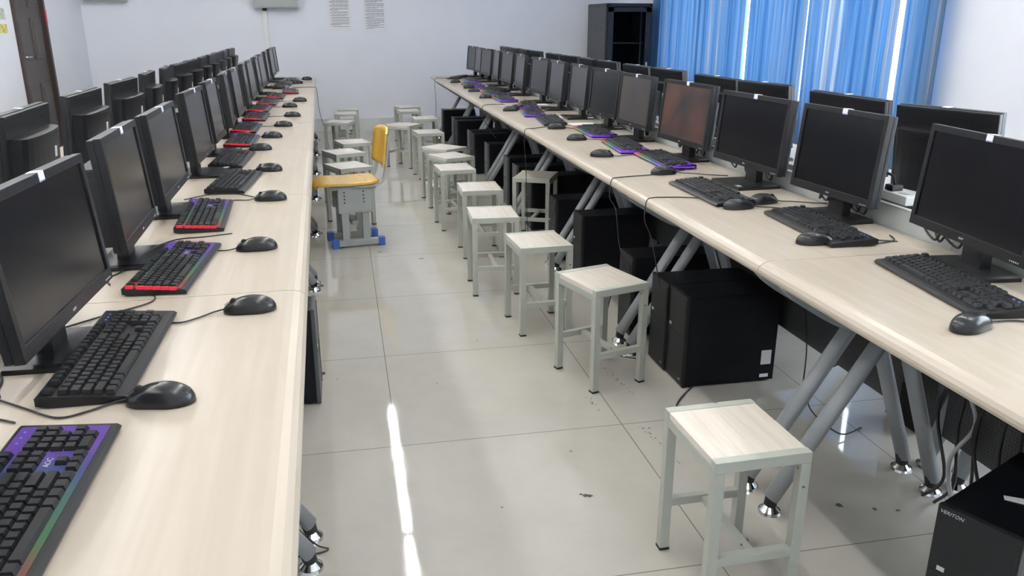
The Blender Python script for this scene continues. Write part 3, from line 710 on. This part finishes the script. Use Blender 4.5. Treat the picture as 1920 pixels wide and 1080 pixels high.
# ------------------------------------------------------------------ stools
SW, SD, SH = 0.245, 0.292, 0.418
def make_stool():
    t = thing('stool', 'x', 'stool'); w2, d2 = SW/2, SD/2; q = 0.026
    MB().box(-w2+0.002, w2-0.002, -d2+0.0265, d2-0.0265, SH-0.018, SH-0.001, 0.001).build('seat', M['seatwood'], t)
    for s in (-1, 1):
        b = MB(); y0, y1 = (d2-0.026, d2) if s > 0 else (-d2, -d2+0.026)
        b.box(-w2, w2, y0, y1, SH-0.028, SH, 0.002); b.build('end_rail', M['stool'], t)
        b = MB(); x0, x1 = (w2-0.02, w2) if s > 0 else (-w2, -w2+0.02)
        b.box(x0, x1, -d2+0.027, d2-0.027, SH-0.042, SH-0.019, 0.001); b.build('side_rail', M['stool'], t)
        b = MB(); y = s*(d2-q/2); b.box(-w2+q, w2-q, y-0.011, y+0.011, 0.135, 0.158, 0.001); b.build('stretcher', M['stool'], t)
        for sx in (-1, 1):
            x, y = sx*(w2-q/2), s*(d2-q/2)
            b = MB(); b.box(x-q/2, x+q/2, y-q/2, y+q/2, 0.006, SH-0.0285, 0.0015); lg = b.build('leg', M['stool'], t)
            MB().box(x-q/2-0.0008, x+q/2+0.0008, y-q/2-0.0008, y+q/2+0.0008, 0, 0.008).build('rubber_foot', M['rubber'], lg)
    MB().box(-0.011, 0.011, -d2+q+0.0, d2-q, 0.1385, 0.1545, 0.001).build('centre_stretcher', M['stool'], t)
    return t
stool = make_stool()
STL = [(0.788, -0.838, 1.5, 'pale wooden topped grey steel stool nearest the camera, beside the right row'),
 (0.846, 0.435, 16.5, 'grey steel stool standing turned, second in the right line from the camera'),
 (0.736, 1.06, 3.5, 'grey steel stool, third in the right line from the camera'),
 (0.629, 1.662, -2.5, 'grey steel stool, fourth in the right line from the camera'),
 (0.678, 2.381, -1, 'grey steel stool, fifth in the right line from the camera'),
 (0.62, 3.113, 4, 'grey steel stool, sixth in the right line from the camera'),
 (0.664, 3.64, 24, 'grey steel stool turned a little, seventh in the right line from the camera'),
 (0.663, 4.09, 41, 'grey steel stool turned cornerwise, eighth in the right line from the camera'),
 (0.641, 5.10, 6, 'grey steel stool, ninth in the right line from the camera'),
 (0.468, 5.72, 52, 'grey steel stool set cornerwise in the aisle behind the yellow chair back'),
 (0.723, 6.25, 1, 'grey steel stool near the back wall, close to the far right desk leg'),
 (0.621, 7.05, 5, 'grey steel stool in front of the hindmost one at the right of the aisle'),
 (0.637, 7.50, 12, 'hindmost grey steel stool at the right of the aisle, by the back wall'),
 (1.105, 2.70, -25, 'grey steel stool pushed in under the right row beside the computer towers'),
 (-0.10, 3.34, 24, 'grey steel stool just behind the yellow chair, at the left of the aisle'),
 (-0.129, 4.0, 23, 'grey steel stool, second behind the yellow chair at the left of the aisle'),
 (-0.051, 4.56, 15, 'grey steel stool, third behind the yellow chair at the left of the aisle'),
 (-0.158, 6.07, -16, 'grey steel stool, fourth behind the yellow chair, turned away from the left desks'),
 (-0.092, 6.90, 1, 'grey steel stool, fifth behind the yellow chair near the back wall'),
 (-0.063, 7.37, 0, 'hindmost grey steel stool at the left of the aisle, by the back wall')]
for (x, y, a, lab) in STL: place(stool, (x, y, 0), R(a), lab, 'stools in the aisle')

# ------------------------------------------------------------------ yellow chair (sitter faces -x)
t = thing('school_chair', 'school chair with yellow plywood seat and back on a grey steel base with blue caps', 'chair', (-0.115, 2.775, 0), R(9))
cw = MB(); pr = []
prof = [(-0.225, 0.395), (-0.20, 0.412), (-0.14, 0.421), (0.0, 0.418), (0.12, 0.42), (0.17, 0.424), (0.185, 0.42)]
rows = []
for (x, z) in prof:
    ww = 0.165 if x > -0.15 else 0.165-0.05*((-0.15-x)/0.075)**2
    if x > 0.14: ww = 0.165-0.06*((x-0.14)/0.045)**2
    rows.append([cw.bm.verts.new((x, ww*k/6, z+0.0015*abs(k/6)**2)) for k in range(-6, 7)])
low = [[cw.bm.verts.new((v.co.x, v.co.y, v.co.z-0.014)) for v in r_] for r_ in rows]
for G_, fl in ((rows, 1), (low, 0)):
    for a, c in zip(G_, G_[1:]):
        for i in range(12):
            f = cw.bm.faces.new((a[i], c[i], c[i+1], a[i+1])); f.smooth = True
for i in range(12): cw.bm.faces.new((rows[0][i], rows[0][i+1], low[0][i+1], low[0][i])); cw.bm.faces.new((rows[-1][i], low[-1][i], low[-1][i+1], rows[-1][i+1]))
for a in range(len(rows)-1):
    for i in (0, 12): cw.bm.faces.new((rows[a][i], rows[a+1][i], low[a+1][i], low[a][i]))
st = cw.build('seat', M['yellow'], t)
b = MB()
for x, y in ((-0.08, -0.1), (-0.08, 0.1), (0.1, -0.1), (0.1, 0.1)): b.disc((x, y, 0.4185), 0.006, 0.0035, 10)
b.build('bolt', M['chrome'], st)
# backrest
b = MB(); nx, nz = 10, 8; F = []; K_ = []
for j in range(nz+1):
    z = 0.50+0.245*j/nz; ra, rb = [], []
    for i in range(nx+1):
        y = (i/nx-0.5)*0.36; cut = 0.0
        e = abs(i/nx-0.5)*2; zz = z
        if j == 0: zz += 0.012*e**2-0.0
        if j == nz: zz -= 0.03*e**4
        xx = 0.235-0.028*(1-e**2)*-1+0.05*(j/nz)**1.5*0.5+0.0
        xx = 0.195+0.03*(1-e*e)+0.03*(j/nz)
        ra.append(b.bm.verts.new((xx, y, zz))); rb.append(b.bm.verts.new((xx+0.012, y, zz)))
    F.append(ra); K_.append(rb)
for G_ in (F, K_):
    for a, c in zip(G_, G_[1:]):
        for i in range(nx): f = b.bm.faces.new((a[i], a[i+1], c[i+1], c[i])); f.smooth = True
for i in range(nx): b.bm.faces.new((F[0][i], F[0][i+1], K_[0][i+1], K_[0][i])); b.bm.faces.new((F[-1][i], F[-1][i+1], K_[-1][i+1], K_[-1][i]))
for j in range(nz):
    for i in (0, nx): b.bm.faces.new((F[j][i], F[j+1][i], K_[j+1][i], K_[j][i]))
b.build('backrest', M['yellow_back'], t)
for s in (-0.135, 0.135):
    b = MB()
    pts = spline([(0.02, s, 0.395), (0.14, s, 0.395), (0.195, s, 0.415), (0.218, s, 0.46), (0.228, s, 0.54), (0.240, s, 0.62), (0.248, s, 0.70)], 5)
    for a, c in zip(pts, pts[1:]): b.bar(a, c+(c-a)*0.1, 0.036, 0.014, up=(0, 0, 1) if abs((c-a).normalized().z) < 0.8 else (1, 0, 0))
    b.build('back_support', M['chairmetal'], t)
for s in (-1, 1):
    y = s*0.115
    b = MB(); b.box(-0.085, 0.13, y-0.022, y+0.022, 0.225, 0.40, 0.006); b.box(-0.085, -0.03, y-0.024*s-0.004, y-0.024*s+0.004, 0.225, 0.40, 0.002)
    b.box(-0.13, 0.16, y-0.018, y+0.018, 0.375, 0.403, 0.003)
    hs = b.build('side_housing', M['chairmetal'], t)
    b = MB()
    for k in range(4): b.disc((-0.05, 0, 0), 0.005, 0.002, 8)
    b.bm.free(); b = MB()
    for k in range(4):
        for xx in (-0.045, 0.075):
            tt = bmesh.new(); bmesh.ops.create_cone(tt, cap_ends=True, segments=10, radius1=0.005, radius2=0.005, depth=0.003)
            b.add(tt, Matrix.Translation((xx, s*(0.115+0.0225), 0.36-k*0.022)) @ Matrix.Rotation(PI/2, 4, 'X'))
    b.build('adjustment_hole', M['rubber'], hs)
    for xx in (-0.045, 0.085):
        MB().box(xx-0.022, xx+0.022, y-0.013, y+0.013, 0.05, 0.24, 0.003).build('leg', M['chairmetal'], t)
    MB().box(-0.105, 0.185, y-0.02, y+0.02, 0.012, 0.05, 0.003).build('foot_rail', M['chairmetal'], t)
    for xx in (-0.115, 0.178): MB().box(xx-0.02, xx+0.022, y-0.024, y+0.024, 0.0, 0.055, 0.004).build('foot_cap', M['bluecap'], t)
MB().box(0.0, 0.04, -0.1, 0.1, 0.14, 0.165, 0.002).build('crossbar', M['chairmetal'], t)

# ------------------------------------------------------------------ computer towers (front faces -x, origin front centre)
def make_tower(front, veriton=False, label_side=False, handle=False):
    t = thing('computer_tower', 'x', 'computer tower'); w2 = 0.086
    MB().box(0.012, 0.385, -w2, w2, 0.008, 0.375, 0.003).build('case', M['case'], t)
    b = MB(); b.box(-0.004, 0.0115, -w2-0.001, w2+0.001, 0.004, 0.378, 0.004); fr = b.build('front_panel', front, t)
    b = MB(); b.box(-0.0062, -0.0042, -w2+0.006, w2-0.006, 0.208, 0.211); b.box(-0.006, -0.0042, -w2+0.004, -w2+0.006, 0.02, 0.36); b.build('drive_slot', M['rubber'], fr)
    MB().box(-0.0065, -0.0042, 0.05, 0.066, 0.222, 0.232).build('power_button', M['logo'], fr)
    if handle: MB().box(-0.007, -0.0042, -0.06, 0.06, 0.30, 0.335, 0.002).build('handle_recess', M['rubber'], fr)
    for x in (0.04, 0.34):
        for y in (-0.06, 0.06): MB().disc((x, y, 0), 0.012, 0.009, 10).build('foot', M['rubber'], t)
    lt = text_mesh('acer' if not veriton else 'VERITON', 0.012 if not veriton else 0.012, M['logo'], 'lettering', fr, (-0.0046, -0.055 if not veriton else 0.056, 0.03 if not veriton else 0.364), (PI/2, 0, -PI/2), shear=0.0 if not veriton else 0.3)
    if label_side:
        b = MB(); b.box(0.325, 0.368, -w2-0.0012, -w2-0.0002, 0.075, 0.135); s_ = b.build('sticker', M['paper'], t); s_['label'] = 'torn white paper label'
        b = MB(); b.box(0.325, 0.362, -w2-0.0012, -w2-0.0002, 0.02, 0.034); b.build('serial_label', M['paper'], t)
    return t
TW = {'plain': make_tower(M['casefront']), 'label': make_tower(M['casefront'], label_side=True), 'handle': make_tower(M['casefront'], handle=True), 'veriton': make_tower(M['casefront'], veriton=True), 'grey': make_tower(M['casegrey'])}
place(TW['veriton'], (1.108+0.036, -1.171-0.078, 0), R(24.6), 'black computer tower in the bottom right corner, a torn white scrap on top', 'computer towers under the right row')
o = MB().prism([(-0.035, -0.008), (0.012, -0.013), (0.03, -0.005), (0.048, -0.008), (0.046, 0.003), (0.028, 0.006), (0.01, 0.012), (-0.035, 0.010)], 0, 0.001, axis='z').build('paper_scrap', M['paper']); o.location = (1.29, -1.20, 0.3755); o.rotation_euler.z = R(-35); tag(o, 'torn white paper scrap on the bottom right computer tower', 'paper scrap')
TL_ = [(1.13, 0.324, 'label', 'black computer tower with a torn white label low on its side, under the right row'), (1.122, 0.499, 'plain', 'black computer tower tight behind the one with the torn label'),
 (1.112, 0.888, 'handle', 'black computer tower with a recessed handle behind the second stool'), (1.12, 1.72, 'plain', 'black computer tower behind the third stool, second desk leg pair at its left'),
 (1.09, 2.17, 'handle', 'black computer tower right beside the stool pushed under the desk'), (1.12, 2.95, 'plain', 'black computer tower seen through the legs of the stool pushed under the desk'),
 (1.10, 3.345, 'grey', 'computer tower with grey front just beyond the pushed-in stool'), (1.112, 3.75, 'grey', 'tall-looking computer tower with grey front edge, eighth from the camera'),
 (1.09, 4.53, 'grey', 'computer tower with grey front edge, ninth from the camera'), (1.075, 5.20, 'plain', 'black computer tower, tenth from the camera under the right row'),
 (1.07, 5.42, 'grey', 'computer tower with grey front edge, eleventh from the camera'), (1.07, 6.31, 'plain', 'black computer tower, twelfth from the camera under the right row'),
 (1.07, 6.605, 'grey', 'computer tower with grey front edge, second from the back wall'), (1.06, 7.49, 'plain', 'black computer tower nearest the back wall under the right row')]
for (x, y, k, lab) in TL_: place(TW[k], (x, y, 0), 0, lab, 'computer towers under the right row')
lt = place(TW['grey'], (-0.262, 0.466, 0), PI, 'computer tower with grey front sticking out from under the left row', 'computer towers under the left row')
o = MB().box(-0.335, -0.30, 0.44, 0.47, 0.3755, 0.3765).build('paper_label', M['paper']); tag(o, 'small white paper lying on the computer tower under the left row', 'paper label')
for i, y in enumerate((-0.2, 0.95, 1.5, 2.4, 3.5, 4.1)): place(TW['plain'], (2.16, y, 0), PI, 'black computer tower behind the leg screens on the curtain side, %s from the camera' % ORD[i+1], 'computer towers on the curtain side of the right row')

# ------------------------------------------------------------------ cables, strips, papers
cid = [0]
def cable(pts, r, m, label, cat='cable', group=None, name='cable'):
    o = MB().tube(spline(pts, 8), r, 7).build(name, m); tag(o, label, cat, group); return o
Zc = DZ+0.003
cable([(1.36, 0.86, Zc), (1.20, 0.78, Zc), (1.06, 0.75, Zc), (0.992, 0.73, DZ+0.0035), (0.974, 0.73, DZ-0.001), (0.962, 0.715, DZ-0.02), (0.962, 0.715, 0.67), (0.985, 0.70, 0.62), (1.0, 0.66, 0.45), (1.05, 0.60, 0.32)], 0.0022, M['cable'], 'thin black cable hanging over the right desk edge beside the fifth mouse')
cable([(1.22, 0.10+0.15, Zc), (1.10, 0.30, Zc), (1.02, 0.315, Zc), (0.992, 0.31, DZ+0.0035), (0.974, 0.31, DZ-0.001), (0.962, 0.30, DZ-0.02), (0.962, 0.30, 0.67), (0.985, 0.28, 0.6), (1.02, 0.26, 0.42)], 0.0022, M['cable'], 'thin black cable hanging over the right desk edge from the unlit third keyboard')
cable([(1.2, 2.55, Zc), (1.05, 2.45, Zc), (0.992, 2.42, DZ+0.0035), (0.974, 2.42, DZ-0.001), (0.962, 2.40, DZ-0.02), (0.962, 2.40, 0.67), (0.97, 2.38, 0.5), (0.975, 2.36, 0.2), (1.0, 2.4, 0.01)], 0.0022, M['cable'], 'thin black cable hanging over the right desk edge in front of the pushed-in stool')
cable([(1.15, 4.0, Zc), (1.04, 4.0, Zc), (0.992, 3.97, DZ+0.0035), (0.974, 3.97, DZ-0.001), (0.962, 3.95, DZ-0.02), (0.962, 3.95, 0.67), (0.99, 3.9, 0.6), (1.05, 3.8, 0.5)], 0.0022, M['cable'], 'thin black cable over the right desk edge halfway to the back')
cable([(1.13, 7.3, Zc), (1.02, 7.35, Zc), (0.992, 7.35, DZ+0.0035), (0.974, 7.35, DZ-0.001), (0.962, 7.35, DZ-0.02), (0.962, 7.35, 0.67), (0.975, 7.4, 0.4), (0.96, 7.4, 0.15), (1.02, 7.45, 0.01)], 0.0025, M['cable'], 'thin black cable hanging at the far end of the right row')
cable([(-0.60, 6.15, Zc), (-0.47, 6.2, Zc), (-0.40, 6.18, DZ+0.0035), (-0.377, 6.18, DZ-0.001), (-0.364, 6.16, DZ-0.02), (-0.36, 6.17, 0.66), (-0.35, 6.2, 0.5), (-0.30, 6.25, 0.25), (-0.27, 6.3, 0.01)], 0.0025, M['cable'], 'thin black cable hanging over the left desk edge near the back wall')
cable([(-0.60, -0.48, Zc), (-0.57, -0.57, Zc), (-0.66, -0.66, Zc), (-0.74, -0.74, Zc)], 0.002, M['cable'], 'thin black cable curling on the left desk between second and third keyboards')
cable([(-0.45, -0.06, 0.782), (-0.52, -0.11, 0.788), (-0.60, -0.12, 0.785), (-0.66, -0.17, 0.77), (-0.70, -0.30, Zc), (-0.72, -0.36, Zc), (-0.70, -0.42, Zc)], 0.002, M['cable'], 'thin black mouse cable lying across the third keyboard of the left row')
cable([(-0.66, -1.17, Zc), (-0.72, -1.12, Zc), (-0.74, -1.0, Zc), (-0.76, -0.95, Zc)], 0.002, M['cable'], 'thin black cable behind the nearest keyboard of the left row')
cable([(-0.70, 0.62, Zc), (-0.62, 0.70, Zc), (-0.52, 0.69, Zc), (-0.44, 0.60, Zc)], 0.002, M['cable'], 'thin black cable behind the lit fourth keyboard of the left row')
cable([(1.50, -0.36, Zc), (1.47, -0.42, Zc), (1.37, -0.44, Zc), (1.28, -0.42, Zc)], 0.002, M['cable'], 'thin black cable from the second mouse of the right row')
cable([(1.19, 0.26, 0.004), (1.05, 0.10, 0.004), (1.02, -0.05, 0.004), (1.10, -0.15, 0.004), (1.28, -0.18, 0.004), (1.45, -0.05, 0.004), (1.50, 0.0, 0.20), (1.5, 0.05, 0.4)], 0.0028, M['cable'], 'thin black cable on the floor below the tower with the torn label')
cable([(1.06, 0.55, 0.004), (0.98, 0.62, 0.004), (0.96, 0.72, 0.05), (1.0, 0.75, 0.25), (1.05, 0.72, 0.4)], 0.0028, M['cable'], 'thin black cable tangled round the desk feet beside the second stool')
cable([(1.62, -0.2, 0.004), (1.50, -0.25, 0.02), (1.46, -0.12, 0.06), (1.52, -0.02, 0.12), (1.58, -0.08, 0.2)], 0.0028, M['cable'], 'loose loop of black cable on the floor behind the near desk legs')
cable([(1.52, -0.74, 0.66), (1.51, -0.75, 0.45), (1.535, -0.78, 0.32), (1.51, -0.74, 0.18), (1.52, -0.80, 0.007)], 0.006, M['cablegrey'], 'grey cable hanging below the near right desk')
for i in range(6):
    y = -0.68-0.05*i+0.01*(i % 2)
    cable([(1.54, y, 0.70), (1.53+0.01*math.sin(i), y-0.02, 0.5), (1.525, y+0.03*math.cos(i*2), 0.3), (1.53, y-0.03, 0.12), (1.54+0.01*i, y+0.05, 0.006)], 0.005, M['cable'], 'black power cable behind the near right desk legs, %s from the left' % ORD[i+1], group='hanging power cables')
for i in range(8):
    y0_ = -0.3+i*0.75
    cable([LP(-0.36, JY[1]+1.2*i, 0.30), LP(-0.33, JY[1]+1.2*i, 0.12), LP(-0.27, JY[1]+1.2*i+0.01, 0.02), LP(-0.235, JY[1]+1.2*i, 0.004), LP(-0.28, JY[1]+1.2*i-0.015, 0.004), LP(-0.42, JY[1]+1.2*i-0.02, 0.004)], 0.0022, M['cable'], 'thin black cable by the left row legs at the %s desk joint from the camera' % ORD[i+1], group='cables by the left row feet')
def strip(x, y, rz, label):
    t = thing('power_strip', label, 'power strip', (x, y, DZ+0.0705), rz, 'power strips on the cable troughs')
    MB().box(-0.028, 0.028, -0.16, 0.16, 0, 0.03, 0.004).build('housing', M['strip'], t)
    b = MB()
    for k in range(-2, 3): b.box(-0.014, 0.014, k*0.058-0.018, k*0.058+0.018, 0.0302, 0.0312)
    b.build('socket', M['cablegrey'], t)
    for k in (-1, 1):
        b = MB(); b.box(-0.02, 0.02, k*0.058-0.02, k*0.058+0.02, 0.0314, 0.05, 0.005); b.tube(spline([(0.0, k*0.058, 0.05), (0.0, k*0.058+0.01, 0.075), (-0.02, k*0.058+0.06, 0.08), (-0.045, k*0.058+0.10, 0.03), (-0.075, k*0.058+0.13, -0.05)], 5), 0.0045, 8)
        b.build('plug', M['cable'], t)
for k in range(7):
    yc = JY[k+1]+0.55
    if k == 0: yc = -0.12
    strip(RXC+0.002, yc, 0, 'white power strip with black plugs along the right row, %s from the camera' % ORD[k+1])
    x, y, _ = LP(LXC-0.002, JY[k]+0.95); strip(x, y, LR+PI, 'white power strip with black plugs along the left row, %s from the camera' % ORD[k+1])
def leads(side, i, y):
    rnd = random.Random(i+(50 if side == 'left' else 0)); b = MB()
    for k in range(5):
        yy = y+rnd.uniform(-0.15, 0.2); s = 1 if side == 'right' else -1
        def q(dx, y_, z): return (RXC-s*dx*0+(-dx), y_, z) if side == 'right' else LP(LXC+dx, y_, z)
        b.tube(spline([q(0.108, yy, DZ+0.074), q(0.10, yy+0.02, DZ+0.05), q(0.092, yy+0.05, DZ+0.026), q(0.078, yy+0.10+rnd.uniform(-0.03, 0.03), DZ+0.05), q(0.052, yy+0.14, DZ+0.086+rnd.uniform(0, 0.02)), q(0.040, yy+0.17, DZ+0.02)], 6), 0.0038, 7)
    o = b.build('monitor_leads', M['cable']); tag(o, 'black leads behind the %s aisle-facing monitor of the %s row' % (ORD[i+1], side), 'cables', 'monitor leads of the %s row' % side)
for i, (y, _, _, _) in enumerate(RF[:12]): leads('right', i, y+0.02)
for i, (y, _, _, _) in enumerate(LF[:12]): leads('left', i, y+0.02)
def sheet(x, y, z, rz, w_, d_, label, h_=0.004):
    o = MB().box(-w_/2, w_/2, -d_/2, d_/2, 0, h_).build('paper_stack', M['paper']); o.location = (x, y, z); o.rotation_euler.z = rz; tag(o, label, 'papers', 'white papers along the troughs'); return o
for k, (y, a) in enumerate(((0.18, 8), (0.98, -6), (2.6, 5))): sheet(RXC+0.004, y, DZ+0.0705+(0.0 if k != 5 else 0), R(a), 0.10, 0.18, 'white papers on the right trough, %s pile from the camera' % ORD[k+1], 0.014)
for k, (y, a) in enumerate(((0.10, 5), (1.35, -7))):
    x, yy, z = LP(LXC, y, 0); sheet(x, yy, DZ+0.0705, LR+R(a), 0.10, 0.16, 'white papers on the left trough, %s pile from the camera' % ORD[k+1], 0.012)
# white cards lying on the right desk between monitors
for k, (x, y) in enumerate(((1.39, 2.62), (1.40, 3.05), (1.41, 3.95))): sheet(x, y, DZ, R(3), 0.16, 0.10, 'white sheet on the right desk by the %s' % ('seventh keyboard', 'seventh monitor', 'ninth keyboard')[k], 0.0015)

# ------------------------------------------------------------------ marks on the floor
b = MB(); rnd = random.Random(3)
def blob(x, y, s):
    n = rnd.randint(5, 8); a0 = rnd.uniform(0, 6); vs = [b.bm.verts.new((x+math.cos(a0+2*PI*k/n)*s*rnd.uniform(0.4, 1.0), y+math.sin(a0+2*PI*k/n)*s*rnd.uniform(0.3, 0.8), 0.0004)) for k in range(n)]
    b.bm.faces.new(vs)
for (x0_, y0_, x1_, y1_, n) in ((0.86, 0.0, 0.90, -0.30, 26), (0.88, 0.55, 0.93, 0.2, 22), (0.86, -0.45, 0.92, -0.75, 16), (0.74, 0.25, 0.76, 0.12, 10), (0.96, -0.02, 0.98, -0.08, 9)):
    for k in range(n):
        f = rnd.random(); blob(x0_+(x1_-x0_)*f+rnd.gauss(0, 0.008), y0_+(y1_-y0_)*f, rnd.uniform(0.002, 0.007))
for (x, y, s) in ((0.54, -0.42, 0.016), (0.555, -0.425, 0.012), (0.53, -0.41, 0.008), (0.28, -0.43, 0.006), (0.57, -0.15, 0.007), (0.19, 0.48, 0.006), (0.30, 2.3, 0.02), (0.06, 2.5, 0.02), (1.27, -0.62, 0.016), (1.42, -0.68, 0.014), (1.36, -0.66, 0.012), (-0.2, 0.6, 0.006), (0.42, 0.9, 0.007)): blob(x, y, s)
o = b.build('floor_marks', mat('dark_scuff', (0.09, 0.075, 0.06), 0.7)); tag(o, 'small dark scuffs and scribbles on the pale floor tiles beside the stools', 'floor marks', kind='stuff')
